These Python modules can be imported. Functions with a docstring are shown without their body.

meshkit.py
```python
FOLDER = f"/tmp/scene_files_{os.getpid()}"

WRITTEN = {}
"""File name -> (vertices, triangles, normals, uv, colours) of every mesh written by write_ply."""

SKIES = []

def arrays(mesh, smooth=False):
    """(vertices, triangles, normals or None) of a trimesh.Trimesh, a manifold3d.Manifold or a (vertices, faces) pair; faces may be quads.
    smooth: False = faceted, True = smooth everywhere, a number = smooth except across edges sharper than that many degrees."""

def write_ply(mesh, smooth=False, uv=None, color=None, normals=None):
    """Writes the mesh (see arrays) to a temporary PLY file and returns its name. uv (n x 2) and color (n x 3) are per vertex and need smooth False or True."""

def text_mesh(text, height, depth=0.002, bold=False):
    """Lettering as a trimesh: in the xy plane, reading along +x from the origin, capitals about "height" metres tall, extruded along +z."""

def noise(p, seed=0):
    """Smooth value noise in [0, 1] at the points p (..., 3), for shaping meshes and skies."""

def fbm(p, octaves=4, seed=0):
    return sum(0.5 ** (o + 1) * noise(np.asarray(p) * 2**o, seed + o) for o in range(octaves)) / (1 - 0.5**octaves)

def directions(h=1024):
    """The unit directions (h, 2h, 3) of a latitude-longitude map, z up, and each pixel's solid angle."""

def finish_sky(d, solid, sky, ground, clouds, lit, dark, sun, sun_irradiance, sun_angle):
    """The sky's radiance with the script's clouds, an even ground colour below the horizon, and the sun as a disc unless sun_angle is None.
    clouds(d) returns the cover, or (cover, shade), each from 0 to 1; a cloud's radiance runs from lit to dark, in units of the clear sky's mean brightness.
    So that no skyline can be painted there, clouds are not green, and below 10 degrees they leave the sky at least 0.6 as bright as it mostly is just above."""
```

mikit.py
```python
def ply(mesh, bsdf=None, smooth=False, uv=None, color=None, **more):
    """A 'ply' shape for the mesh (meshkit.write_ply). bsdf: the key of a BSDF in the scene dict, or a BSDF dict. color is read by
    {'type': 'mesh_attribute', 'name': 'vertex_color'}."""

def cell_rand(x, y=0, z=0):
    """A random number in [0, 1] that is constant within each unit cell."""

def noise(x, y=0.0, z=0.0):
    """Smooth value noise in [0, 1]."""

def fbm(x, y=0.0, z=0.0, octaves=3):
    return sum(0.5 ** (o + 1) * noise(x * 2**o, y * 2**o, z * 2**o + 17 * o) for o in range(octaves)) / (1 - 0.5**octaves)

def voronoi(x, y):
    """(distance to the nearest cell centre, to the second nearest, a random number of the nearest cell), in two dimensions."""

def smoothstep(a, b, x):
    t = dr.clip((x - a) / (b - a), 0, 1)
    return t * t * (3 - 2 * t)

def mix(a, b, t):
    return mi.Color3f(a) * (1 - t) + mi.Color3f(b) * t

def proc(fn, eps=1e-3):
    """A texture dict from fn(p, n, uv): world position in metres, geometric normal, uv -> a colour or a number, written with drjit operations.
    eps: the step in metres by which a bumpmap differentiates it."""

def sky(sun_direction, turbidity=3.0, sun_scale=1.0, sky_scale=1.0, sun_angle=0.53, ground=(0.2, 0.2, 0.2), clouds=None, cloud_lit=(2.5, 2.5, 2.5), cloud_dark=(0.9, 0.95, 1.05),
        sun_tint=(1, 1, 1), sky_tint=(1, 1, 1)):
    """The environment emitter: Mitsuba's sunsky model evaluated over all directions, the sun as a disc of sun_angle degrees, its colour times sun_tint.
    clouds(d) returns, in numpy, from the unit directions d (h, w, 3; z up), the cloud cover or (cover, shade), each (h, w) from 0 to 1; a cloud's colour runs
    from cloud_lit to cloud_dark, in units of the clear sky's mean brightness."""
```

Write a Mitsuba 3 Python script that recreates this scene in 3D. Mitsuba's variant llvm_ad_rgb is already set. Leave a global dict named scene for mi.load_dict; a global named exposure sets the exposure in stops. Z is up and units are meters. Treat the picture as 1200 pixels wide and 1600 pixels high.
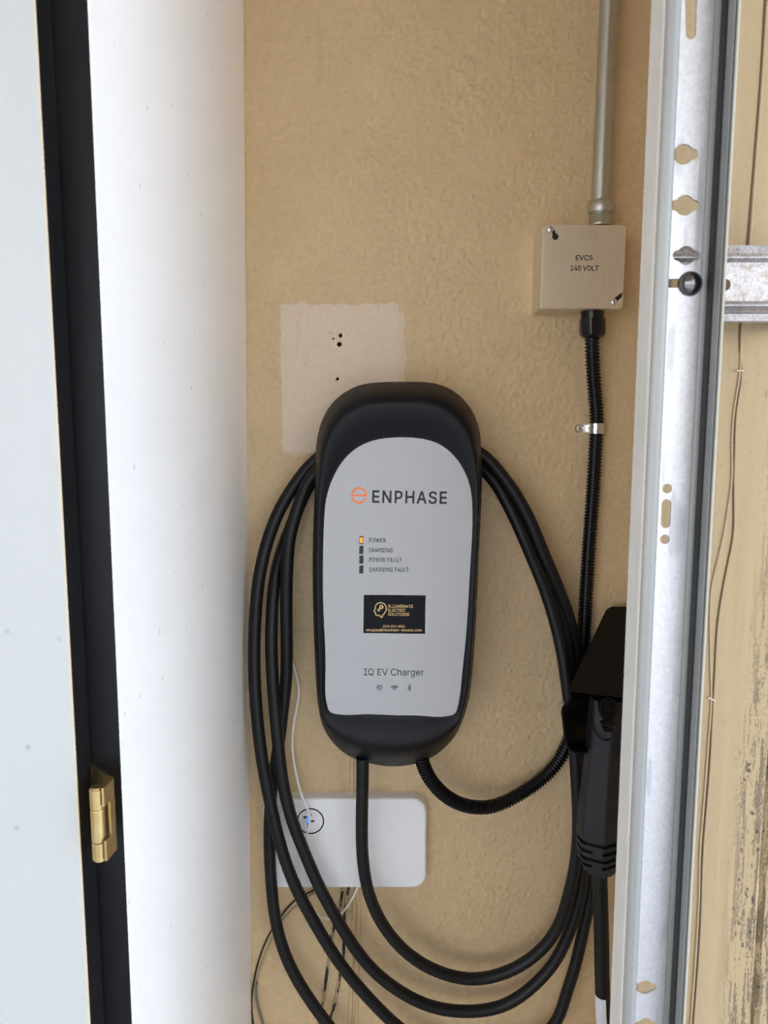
import math, random
import numpy as np, trimesh, manifold3d as m3
import mitsuba as mi, drjit as dr
import mikit, meshkit
from mikit import proc, noise, fbm, voronoi, smoothstep, mix
from shapely.geometry import Polygon, Point, box as sbox
from shapely.ops import unary_union
random.seed(3); np.random.seed(3)

# ---------------------------------------------------------------- camera, sky, exposure
W, H = 1200, 1600
F = 1155.0                                   # focal length in pixels of the 1200 x 1600 frame
D, ZC = 1.03, 1.45                           # distance to the charger wall, height of the eye
PITCH = math.atan(F / 9400.0)
CP, SP = math.cos(PITCH), math.sin(PITCH)
EYE = np.array([0.0, -D, ZC])
FWD, UPV = np.array([0, CP, -SP]), np.array([0, SP, CP])
T = mi.ScalarTransform4f
exposure = 3.86
scene, labels = {}, {}
scene['camera'] = {'type': 'thinlens', 'fov': math.degrees(2 * math.atan(600 / F)), 'fov_axis': 'x',
                   'aperture_radius': 0.0009, 'focus_distance': 0.93, 'near_clip': 0.02, 'far_clip': 200.0,
                   'to_world': T().look_at(origin=EYE.tolist(), target=(EYE + FWD).tolist(), up=[0, 0, 1])}
# daylight from the open garage door on the right and an opening added behind the eye; the house keeps the sun itself off this side, the ground outside is sunlit
scene['sky'] = mikit.sky((-0.5, 0.25, 0.8), turbidity=4.0, sun_scale=0.0, sky_scale=1.0, ground=(0.92, 0.92, 0.92), sky_tint=(1.33, 1.0, 0.76))


def at(px, py, Y):
    """The point on the plane y = Y that is seen at this place of the 1200 x 1600 frame."""
    d = FWD * F + np.array([1.0, 0, 0]) * (px - 600) - UPV * (py - 800)
    return EYE + d * ((Y + D) / d[1])


def pxm(px, py, Y):
    """Metres per pixel there."""
    return float(np.linalg.norm(at(px + 1, py, Y) - at(px, py, Y)))


# ---------------------------------------------------------------- helpers
def add(key, mesh, bsdf, smooth=False, label=None, cat=None, group=None, kind=None, **more):
    base, n = key, 0
    while key in scene:
        n += 1; key = f'{base}_{n:03d}'
    scene[key] = mikit.ply(mesh, bsdf, smooth=smooth, **more)
    tag(key, label, cat, group, kind)
    return key


def tag(key, label=None, cat=None, group=None, kind=None):
    e = {k: v for k, v in (('label', label), ('category', cat), ('group', group), ('kind', kind)) if v}
    if e: labels[key] = {**labels.get(key, {}), **e}


def mat(key, color, rough=0.5, bump=None, **kw):
    def tx(c): return c if isinstance(c, dict) else ({'type': 'rgb', 'value': list(c)} if isinstance(c, (tuple, list)) else c)
    b = {'type': 'principled', 'base_color': tx(color), 'roughness': rough, **kw}
    if bump: b = {'type': 'bumpmap', 'height': proc(bump[0], bump[2] if len(bump) > 2 else 4e-4), 'scale': bump[1], 'bsdf': b}
    scene[key] = {'type': 'twosided', 'bsdf': b}


def cat_m(*ms): return trimesh.util.concatenate([m for m in ms])


def box(x0, x1, y0, y1, z0, z1, bev=0.0):
    if not bev:
        m = trimesh.creation.box([x1 - x0, y1 - y0, z1 - z0]); m.apply_translation([(x0 + x1) / 2, (y0 + y1) / 2, (z0 + z1) / 2]); return m
    p = []
    for x in (x0, x1):
        for y in (y0, y1):
            for z in (z0, z1):
                sx, sy, sz = (1 if x == x0 else -1), (1 if y == y0 else -1), (1 if z == z0 else -1)
                p += [[x, y + sy * bev, z + sz * bev], [x + sx * bev, y, z + sz * bev], [x + sx * bev, y + sy * bev, z]]
    return trimesh.convex.convex_hull(np.array(p))


def hexa(a, b):
    """A solid between two quads (each four points in the same order)."""
    return trimesh.convex.convex_hull(np.vstack([a, b]))


def front(mesh, Y):
    """From the drawing plane (x right, y up, z out of the wall) to the plane y = Y of the scene."""
    v = np.array(mesh.vertices)
    return trimesh.Trimesh(np.stack([v[:, 0], Y - v[:, 2], v[:, 1]], 1), mesh.faces, process=False)


def plate(poly, Y, depth):
    gs = getattr(poly, 'geoms', [poly])
    return front(trimesh.util.concatenate([trimesh.creation.extrude_polygon(g, depth, engine='earcut') for g in gs]), Y)


def pxpoly(pts, Y): return Polygon([(lambda q: (q[0], q[2]))(at(x, y, Y)) for x, y in pts])


def disc(px, py, Y, rpx, n=32):
    q = at(px, py, Y); return Point(q[0], q[2]).buffer(rpx * pxm(px, py, Y), n // 4)


def loft(rings, caps=(True, True)):
    rings = [np.asarray(r, float) for r in rings]; n = len(rings[0]); v = np.vstack(rings); f = []
    for i in range(len(rings) - 1):
        a, b = i * n + np.arange(n), i * n + (np.arange(n) + 1) % n
        f.append(np.stack([a, b, b + n], 1)); f.append(np.stack([a, b + n, a + n], 1))
    for k, on in ((0, caps[0]), (len(rings) - 1, caps[1])):
        if on:
            c = len(v); v = np.vstack([v, rings[k].mean(0)]); a, b = k * n + np.arange(n), k * n + (np.arange(n) + 1) % n
            f.append(np.stack([b, a, a * 0 + c], 1) if k == 0 else np.stack([a, b, a * 0 + c], 1))
    m = trimesh.Trimesh(v, np.vstack(f), process=False)
    if m.volume < 0: m.invert()
    return m


def loft_strip(rings):
    """A bent sheet: every ring is its outer points followed by its inner points in reverse."""
    rings = [np.asarray(r, float) for r in rings]; m = loft(rings, (False, False)); n = len(rings[0]); h = n // 2; f = [np.array(m.faces)]; o = (len(rings) - 1) * n
    i = np.arange(h - 1)
    for b, flip in ((0, False), (o, True)):
        q = np.vstack([np.stack([b + i, b + n - 1 - i, b + i + 1], 1), np.stack([b + i + 1, b + n - 1 - i, b + n - 2 - i], 1)]); f.append(q[:, ::-1] if flip else q)
    k = trimesh.Trimesh(m.vertices, np.vstack(f), process=False); k.fix_normals(); return k


def spline(pts, n):
    from scipy.interpolate import CubicSpline
    p = np.asarray(pts, float); t = np.concatenate([[0], np.cumsum(np.linalg.norm(np.diff(p, axis=0), axis=1) ** 0.6)])
    q = CubicSpline(t, p)(np.linspace(0, t[-1], n * 6))
    s = np.concatenate([[0], np.cumsum(np.linalg.norm(np.diff(q, axis=0), axis=1))]); u = np.linspace(0, s[-1], n)
    return np.stack([np.interp(u, s, q[:, k]) for k in range(3)], 1), s[-1]


def tube(p, r, sides=14, caps=True):
    p = np.asarray(p, float); n = len(p); t = np.gradient(p, axis=0); t /= np.linalg.norm(t, axis=1, keepdims=True) + 1e-12
    a = np.cross(t[0], [0.31, 0.8, 0.5]); a /= np.linalg.norm(a); r = np.broadcast_to(r, (n,)); ang = np.arange(sides) / sides * 2 * math.pi; rings = []
    for i in range(n):
        a = a - t[i] * (a @ t[i]); a /= np.linalg.norm(a); b = np.cross(t[i], a)
        rings.append(p[i] + r[i] * (np.cos(ang)[:, None] * a + np.sin(ang)[:, None] * b))
    return loft(rings, (caps, caps))


def pxtube(pts, r, n, sides=14):
    return tube(spline([at(*q) for q in pts], n)[0], r, sides)


def cyl(p0, p1, r, sides=28): return tube(np.linspace(p0, p1, 3), r, sides)


def rod_profile(p0, p1, prof, sides=32):
    """A turned shape along p0 to p1; prof: (place from 0 to 1, radius)."""
    p0, p1 = np.asarray(p0, float), np.asarray(p1, float); t = (p1 - p0) / np.linalg.norm(p1 - p0)
    a = np.cross(t, [0.3, 0.9, 0.2]); a /= np.linalg.norm(a); b = np.cross(t, a); ang = np.arange(sides) / sides * 2 * math.pi
    return loft([p0 + (p1 - p0) * s + r * (np.cos(ang)[:, None] * a + np.sin(ang)[:, None] * b) for s, r in prof])


def rrect(x0, x1, z0, z1, r, n=10):
    return Polygon(sbox(x0, z0, x1, z1).buffer(-r).buffer(r, n))


def ring_of(poly, n=160):
    """n points around the outline of a polygon, counter-clockwise from its rightmost direction."""
    c = poly.centroid; out = []
    L = poly.exterior
    pts = np.array([L.interpolate(k / n, normalized=True).coords[0] for k in range(n)])
    if Polygon(pts).exterior.is_ccw is False: pts = pts[::-1]
    k = np.argmin(np.abs(np.arctan2(pts[:, 1] - c.y, pts[:, 0] - c.x))); return np.roll(pts, -k, axis=0)


def soft_plate(poly, Y, depth, bev, n=160, steps=4):
    """A plate standing out of the wall from y = Y with a rounded front edge."""
    rings = []
    for d, o in [(0, 0)] + [(depth - bev + bev * math.sin(a), bev * (1 - math.cos(a))) for a in np.linspace(0, math.pi / 2, steps)]:
        q = poly.buffer(-o, 12) if o > 1e-9 else poly
        r = ring_of(q, n); rings.append(np.stack([r[:, 0], r[:, 0] * 0 + Y - d, r[:, 1]], 1))
    return loft(rings)


def text_px(s, x0, x1, y0, cap, Y, y1=None, bold=False, depth=0.0003, fit=True):
    """Lettering whose baseline runs from (x0, y0) to (x1, y1 or y0) in the frame, on the plane y = Y."""
    p, q = at(x0, y0, Y), at(x1, y0 if y1 is None else y1, Y); h = cap * pxm(x0, y0, Y)
    m = meshkit.text_mesh(s, h, depth, bold); v = np.array(m.vertices); v[:, 0] -= v[:, 0].min()
    if fit: v[:, 0] *= np.linalg.norm(q - p) / v[:, 0].max()
    u = (q - p) / np.linalg.norm(q - p); n = np.array([-u[2], 0, u[0]])
    return trimesh.Trimesh(p + v[:, :1] * u + v[:, 1:2] * n + v[:, 2:3] * np.array([0, -1.0, 0]), m.faces, process=False)


def line_px(pts, w, Y, depth=0.0003, closed=False):
    """A flat printed stroke through these places, w pixels wide."""
    from shapely.geometry import LineString, LinearRing
    q = [at(x, y, Y) for x, y in pts]; L = (LinearRing if closed else LineString)([(a[0], a[2]) for a in q])
    return plate(L.buffer(w / 2 * pxm(*pts[0], Y), 6), Y, depth)


def man(m): return m3.Manifold(m3.Mesh(np.asarray(m.vertices, np.float32), np.asarray(m.faces, np.uint32)))
def unman(m):
    k = m.to_mesh(); return trimesh.Trimesh(np.array(k.vert_properties[:, :3]), np.array(k.tri_verts), process=False)


# ---------------------------------------------------------------- materials
pa, pb = at(438, 475, 0), at(622, 709, 0); pc = at(632, 486, 0)
def wall_col(p, n, uv):
    x, z = p.x, p.z
    w = (fbm(x * 90, z * 90, 3.0, 3) - 0.5) * 0.010
    e = 0.0016
    def inside(x0, x1, z0, z1): return smoothstep(x0 - e, x0 + e, x + w * .5) * (1 - smoothstep(x1 - e, x1 + e, x + w)) * smoothstep(z0 - e * 2, z0 + e * 2, z + w) * (1 - smoothstep(z1 - e, z1 + e, z + w))
    m = dr.maximum(inside(float(pa[0]), float(pb[0]), float(pb[2]), float(pa[2])), 0.75 * inside(float(pb[0]) - .02, float(pc[0]), float(pb[2]) + .05, float(pc[2])))
    v = fbm(x * 14, z * 14, 1.0, 3); g = fbm(x * 240, z * 240, 2.0, 2)
    base = mix((0.585, 0.43, 0.24), (0.635, 0.47, 0.27), v) * (0.95 + 0.1 * g)
    lite = mix((0.68, 0.55, 0.415), (0.72, 0.585, 0.45), v)
    sc = smoothstep(0.80, 0.86, fbm(x * 60, z * 33, 9.0, 3))
    return mix(mix(base, lite, m), (0.33, 0.23, 0.12), sc * 0.10)
mat('m_wall', proc(wall_col), 0.5, specular=0.4)
mat('m_inner_wall', (0.66, 0.52, 0.34), 0.8)
mat('m_ceiling', (0.62, 0.56, 0.46), 0.9)
mat('m_concrete', proc(lambda p, n, uv: mix((0.44, 0.425, 0.40), (0.56, 0.54, 0.51), fbm(p.x * 6, p.y * 6, 0.0, 4))), 0.8)
mat('m_dark', (0.02, 0.017, 0.014), 0.9)
def specks(base):
    def fn(p, n, uv):
        f, s, r = voronoi(p.z * 22 + 3.0, (p.x + p.y) * 22)
        return mix(base, tuple(0.72 * c for c in base), (1 - smoothstep(0.025, 0.055, f)) * smoothstep(0.75, 0.9, r) * 0.8)
    return fn
mat('m_laminate', proc(specks((0.90, 0.90, 0.89))), 0.42, specular=0.4)
mat('m_door', proc(specks((0.49, 0.50, 0.49))), 0.42, specular=0.4)
mat('m_edge_tan', (0.62, 0.53, 0.38), 0.5)
mat('m_edge_black', proc(lambda p, n, uv: mix((0.006, 0.006, 0.007), (0.014, 0.0135, 0.014), fbm(p.x * 40, p.z * 9, p.y * 40, 3))), 0.4, specular=0.15)
mat('m_brass', proc(lambda p, n, uv: mix((0.50, 0.36, 0.15), (0.68, 0.52, 0.25), fbm(p.x * 300, p.z * 120, p.y * 300, 3))), 0.42, metallic=1.0)
mat('m_charger', (0.006, 0.0065, 0.008), 0.45, specular=0.2)
mat('m_face', (0.455, 0.46, 0.475), 0.42, specular=0.35)
mat('m_ink', (0.015, 0.014, 0.016), 0.6)
mat('m_grey_ink', (0.028, 0.028, 0.03), 0.6)
mat('m_orange', (0.90, 0.22, 0.055), 0.5)
mat('m_card', (0.008, 0.008, 0.010), 0.5, specular=0.12)
mat('m_gold', (0.60, 0.42, 0.17), 0.45)
mat('m_led_off', (0.02, 0.021, 0.025), 0.3, specular=0.3)
mat('m_led_housing', (0.05, 0.035, 0.01), 0.3)
mat('m_amber', (0.55, 0.24, 0.01), 0.4)
mat('m_blue', (0.05, 0.2, 0.8), 0.4)
mat('m_cable', proc(lambda p, n, uv: mix((0.006, 0.006, 0.0065), (0.010, 0.010, 0.0105), fbm(p.x * 60, p.z * 60, p.y * 60, 3))), 0.45, specular=0.3)
mat('m_conduit', (0.004, 0.004, 0.005), 0.28, specular=0.4)
mat('m_handle', (0.020, 0.020, 0.023), 0.5, specular=0.3)
mat('m_holster', (0.006, 0.005, 0.0042), 0.45, specular=0.2)
mat('m_hub', (0.86, 0.855, 0.86), 0.38, specular=0.4)
mat('m_white_wire', (0.84, 0.82, 0.77), 0.5)
mat('m_tag', (0.72, 0.74, 0.78), 0.5)
def spang(p, n, uv):
    a, b, r = voronoi(p.x * 420 + p.y * 420, p.z * 420); c = fbm(p.x * 55 + p.y * 30, p.z * 12, 0.0, 4); d = noise(p.x * 900, p.z * 900, p.y * 900)
    k = 0.25 * r + 0.55 * d + 0.35 * c + 0.2 * noise(p.x * 1700, p.z * 1700, 1.0)
    drip = smoothstep(0.66, 0.76, fbm(p.x * 130 + p.y * 130, p.z * 16, 5.0, 2))
    return mix(mix((0.60, 0.585, 0.585), (0.86, 0.84, 0.845), k), (0.44, 0.45, 0.46), drip * 0.5)
mat('m_galv', proc(spang), 0.50, metallic=0.88, specular=0.4)
mat('m_flange', proc(lambda p, n, uv: mix((0.64, 0.645, 0.615), (0.86, 0.865, 0.83), 0.6 * fbm(p.x * 900, p.z * 14, p.y * 900, 3) + 0.4 * fbm(p.x * 60, p.z * 60, p.y * 60, 4))), 0.58, metallic=0.4)
mat('m_galv_shade', proc(lambda p, n, uv: mix((0.25, 0.248, 0.232), (0.37, 0.368, 0.348), 0.6 * noise(p.x * 900 + p.y * 900, 0.0, 0.0) + 0.4 * fbm(p.x * 90, p.z * 9, p.y * 90, 3))), 0.5, metallic=0.5)  # darker copy of the track steel; shade of lip and right corner in the colour
mat('m_galv_dark', proc(lambda p, n, uv: mix((0.20, 0.21, 0.215), (0.30, 0.31, 0.31), fbm(p.x * 80, p.z * 14, p.y * 80, 3))), 0.6, metallic=0.3)
mat('m_galv_edge', (0.44, 0.42, 0.35), 0.5)
mat('m_dark_strip', proc(lambda p, n, uv: mix((0.008, 0.008, 0.008), (0.022, 0.021, 0.019), fbm(p.x * 60, p.z * 30, p.y * 60, 3))), 0.7)
mat('m_emt', proc(lambda p, n, uv: mix((0.44, 0.435, 0.375), (0.58, 0.57, 0.50), fbm(p.x * 250, p.z * 25, p.y * 250, 3))), 0.40, metallic=0.9)
mat('m_steel', proc(lambda p, n, uv: mix((0.62, 0.53, 0.385), (0.74, 0.645, 0.485), fbm(p.x * 260, p.z * 30, p.y * 100, 3) * 0.7 + 0.3 * noise(p.x * 900, p.z * 900, 1.0))), 0.45, metallic=0.6)
mat('m_zinc', (0.75, 0.76, 0.77), 0.25, metallic=1.0)
mat('m_bolt', (0.20, 0.19, 0.19), 0.22, metallic=1.0)
mat('m_rust', proc(lambda p, n, uv: mix((0.20, 0.11, 0.05), (0.42, 0.27, 0.14), fbm(p.x * 500, p.z * 500, p.y * 500, 3))), 0.8)
mat('m_bracket', proc(lambda p, n, uv: mix(mix((0.30, 0.275, 0.26), (0.66, 0.61, 0.59), noise(p.x * 1100, p.z * 1100, 0.0) * 0.6 + 0.4 * fbm(p.x * 200, p.z * 200, 2.0, 3)), (0.30, 0.22, 0.15), smoothstep(0.62, 0.8, fbm(p.x * 300, p.z * 300, 7.0, 3)) * 0.6)), 0.48, metallic=0.85)
DX0 = float(at(1150, 1200, -0.46)[0])
def jamb_col(p, n, uv):
    g = fbm(p.x * 160, p.z * 3.0, 0.0, 4); l = fbm(p.x * 25, p.z * 5, 6.0, 3)
    base = mix((0.39, 0.285, 0.155), (0.455, 0.34, 0.19), 0.5 * g + 0.5 * l)
    edge = smoothstep(DX0 - 0.004, DX0 + 0.014, p.x + (l - 0.5) * 0.016 + (1.2 - p.z) * 0.012)
    grain = fbm(p.x * 520, p.z * 34, 3.0, 3); fine = noise(p.x * 1300, p.z * 520, 2.0)
    wear = smoothstep(0.47, 0.68, 0.62 * grain + 0.25 * fine + 0.25 * fbm(p.x * 120, p.z * 9, 8.0, 3)) * smoothstep(1.75, 1.1, p.z) * edge
    dots = smoothstep(0.74, 0.82, fbm(p.x * 330, p.z * 190, 4.0, 2)) * smoothstep(0.50, 0.66, fbm(p.x * 40, p.z * 14, 11.0, 2)) * (0.15 + 0.85 * edge)
    return mix(mix(base, (0.095, 0.072, 0.048), wear * 0.75), (0.035, 0.026, 0.02), dots * 0.8)
mat('m_jamb', proc(jamb_col), 0.6, (lambda p, n, uv: fbm(p.x * 200, p.z * 6, p.y * 200, 3) + 0.2 * noise(p.x * 700, p.z * 300, 0.0), 0.0006), specular=0.35)
mat('m_jamb_wire', (0.40, 0.30, 0.175), 0.6)
mat('m_jamb_wire_shadow', (0.13, 0.085, 0.045), 0.7)  # brown carries the shadow line beside the wires
def flake(p, n, uv):
    return mix((0.44, 0.33, 0.20), (0.015, 0.014, 0.014), smoothstep(0.50, 0.56, fbm(p.x * 150, p.z * 55, p.y * 100, 3)))
mat('m_flaked', proc(flake), 0.6)
mat('m_wire_tan', (0.46, 0.36, 0.225), 0.6)
mat('m_wire_black', (0.016, 0.015, 0.015), 0.5)
mat('m_wire_grey', (0.16, 0.15, 0.14), 0.5)

# ---------------------------------------------------------------- the room
XF = 0.372                                    # the inner face of the wall with the garage door in it
PEEL, HOLES = 0.00095, []
wallp = sbox(-2.6, 0.0, XF + 0.15, 2.6)
for x, y, r in ((532, 524, 3.2), (521, 529, 1.8), (530, 538, 4.0), (527, 592, 2.6)):
    HOLES.append((float(at(x, y, 0)[0]), float(at(x, y, 0)[2]), r * pxm(x, y, 0)))
def relief_wall():
    """The wall's skin: flat far out, and with its orange-peel relief as geometry where it is seen near by."""
    rx0, rx1, rz0, rz1, st = -0.215, XF, 0.50, 2.12, 0.0015
    flat = plate(wallp.difference(sbox(rx0, rz0, rx1, rz1)), 0.012, 0.012)
    xs, zs = np.linspace(rx0, rx1, int((rx1 - rx0) / st)), np.linspace(rz0, rz1, int((rz1 - rz0) / st)); X, Z = np.meshgrid(xs, zs); P = np.stack([X, Z, X * 0], -1)
    a = meshkit.noise(P * 215, 1); b = meshkit.noise(P * 330, 2); c = meshkit.noise(P * 70, 3); d = meshkit.noise(P * 9, 4)
    t = np.clip((a - 0.25) / 0.55, 0, 1); h = (t * t * (3 - 2 * t) * 0.7 + 0.35 * b) * (0.75 + 0.4 * c) * (0.75 + 0.5 * d)
    edge = np.minimum.reduce([X - rx0, rx1 - X, Z - rz0, rz1 - Z]); h = h * np.clip(edge / 0.004, 0, 1) * PEEL
    n = len(xs); q = (np.arange(len(zs) - 1)[:, None] * n + np.arange(n - 1)[None]).ravel(); f = np.vstack([np.stack([q, q + 1, q + n + 1], 1), np.stack([q, q + n + 1, q + n], 1)])
    v = np.stack([X.ravel(), -h.ravel(), Z.ravel()], 1); keep = np.ones(len(f), bool); c3 = v[f].mean(1)
    for gx, gz, r in HOLES: keep &= (c3[:, 0] - gx) ** 2 + (c3[:, 2] - gz) ** 2 > r * r
    skin = trimesh.Trimesh(v, f[keep], process=False); tubes = [front(trimesh.creation.annulus(r, r + 0.0016, 0.012), 0.012) for gx, gz, r in HOLES]
    for m, (gx, gz, r) in zip(tubes, HOLES): m.apply_translation([gx, -0.0002, gz])
    return cat_m(flat, skin, *tubes)
add('wall_back', relief_wall(), 'm_wall', smooth=50, kind='structure', label='beige textured wall with a paler unpainted patch behind the charger')
add('wall_back__backing', box(-2.6, XF + 0.15, 0.012, 0.09, 0, 2.6), 'm_dark')
add('wall_right', box(XF, XF + 0.15, -0.44, 0.0, 0, 2.6), 'm_inner_wall', kind='structure', label='wall beside the garage door opening')
add('wall_right__header', box(XF, XF + 0.15, -2.5, -0.44, 2.2, 2.6), 'm_inner_wall')
add('wall_right__post', box(XF, XF + 0.15, -2.6, -2.45, 0, 2.2), 'm_inner_wall')
add('wall_left', box(-2.7, -2.6, -2.6, 0.09, 0, 2.6), 'm_inner_wall', kind='structure', label='far side wall of the garage')
add('wall_front', box(-2.7, XF + 0.15, -2.6, -2.5, 2.2, 2.6), 'm_inner_wall', kind='structure', label='unseen header over a wide opening added behind the viewer for light')  # opening behind the eye is added, kept near to brighten the charger wall
add('ceiling', box(-2.7, XF + 0.75, -2.8, 0.09, 2.6, 2.7), 'm_ceiling', kind='structure', label='garage ceiling')
add('floor', box(-2.7, XF + 0.4, -2.9, 0.09, -0.1, 0), 'm_concrete', kind='structure', label='concrete garage floor')

# jamb boards right of the track, facing the opening
YJ = -0.46
xj0 = float(at(1038, 443, YJ)[0]); xj1 = float(at(1189, 1400, YJ)[0]); 
add('trim_1', box(xj0, xj1, YJ, YJ + 0.035, 0.0, 2.6, 0.004), 'm_jamb', kind='structure', label='beige painted wooden jamb board right of the steel track')
add('trim_2', box(xj1 + 0.0015, XF + 0.17, YJ + 0.003, YJ + 0.038, 0.0, 2.6, 0.004), 'm_jamb', kind='structure', label='worn and dirty outer jamb board at the right edge')

# ---------------------------------------------------------------- white storage cabinet on the left
YCF = -0.522
def ln(p, q, y): return p[0] + (q[0] - p[0]) * (y - p[1]) / (q[1] - p[1])
tb = (-330, 2050)
def edge_pts(p, q, Y): return [at(ln(p, q, y), y, Y) for y in tb]
bt, bb = edge_pts((380.5, 0), (393, 1600), -0.002); ft, fb = edge_pts((135, 0), (205, 1600), YCF)
quad = np.array([bt, bb, fb, ft]); TH = 0.026
cab = 'storage_cabinet'
inner = quad.copy(); inner[:, 0] -= TH
fq = np.array([ft, fb]); fi = np.array([inner[3], inner[2]])
back_y = np.array([0, 0.0016, 0])
quad_b = quad.copy(); quad_b[2:] += back_y; inner_b = inner.copy(); inner_b[2:] += back_y
add(f'{cab}__side_panel', hexa(quad_b, inner_b), 'm_laminate')
add(f'{cab}__side_panel__edge_band', hexa(np.vstack([fq, fi]), np.vstack([fq, fi]) + back_y), 'm_edge_black', label='black edge band')
tag(cab, 'tall white storage cabinet with black edges and a brass hinge, left of the charger', 'cabinet')
ztop, zbot = float(bt[2]), float(fb[2]); xl = -1.06
xin = float(inner[:, 0].min())
add(f'{cab}__side_panel', box(xl, xl + TH, YCF, -0.002, zbot, ztop), 'm_laminate')
add(f'{cab}__back_panel', box(xl + TH, xin, -0.012, -0.004, zbot, ztop), 'm_laminate')
add(f'{cab}__shelf', box(xl + TH, xin - .001, YCF + 0.03, -0.013, zbot + 0.05, zbot + 0.07), 'm_laminate')
add(f'{cab}__shelf', box(xl + TH, xin - .001, YCF + 0.03, -0.013, ztop - 0.07, ztop - 0.05), 'm_laminate')
# the door: its right edge is black
YDB, YDF = -0.527, -0.549
dbt, dbb = edge_pts((79, 0), (163, 1600), YDB); dft, dfb = edge_pts((54.5, 0), (140.5, 1600), YDF)
xd = -0.63
E = np.array([dbt, dbb, dfb, dft])
Ein = E.copy(); Ein[:, 0] -= 0.0011
Efar = E.copy(); Efar[:, 0] = xd
add(f'{cab}__door', hexa(Ein, Efar), 'm_door')
ebk = E.copy(); ebk[2:, 1] += 0.0012; ebki = Ein.copy(); ebki[2:, 1] += 0.0012
add(f'{cab}__door__edge_band', hexa(ebk, ebki), 'm_edge_black', label='black edge band')
tf = np.array([E[2], E[3], Ein[2], Ein[3]]); tf2 = tf.copy(); tf2[:, 1] += 0.0012
add(f'{cab}__door__edge_glint', hexa(tf, tf2), 'm_edge_tan', label='thin tan line painted as the edge highlight')  # tan strip paints in the highlight along the door edge
add(f'{cab}__door', box(xl, xd - 0.004, YDF, YDB, zbot, ztop), 'm_door')
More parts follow.
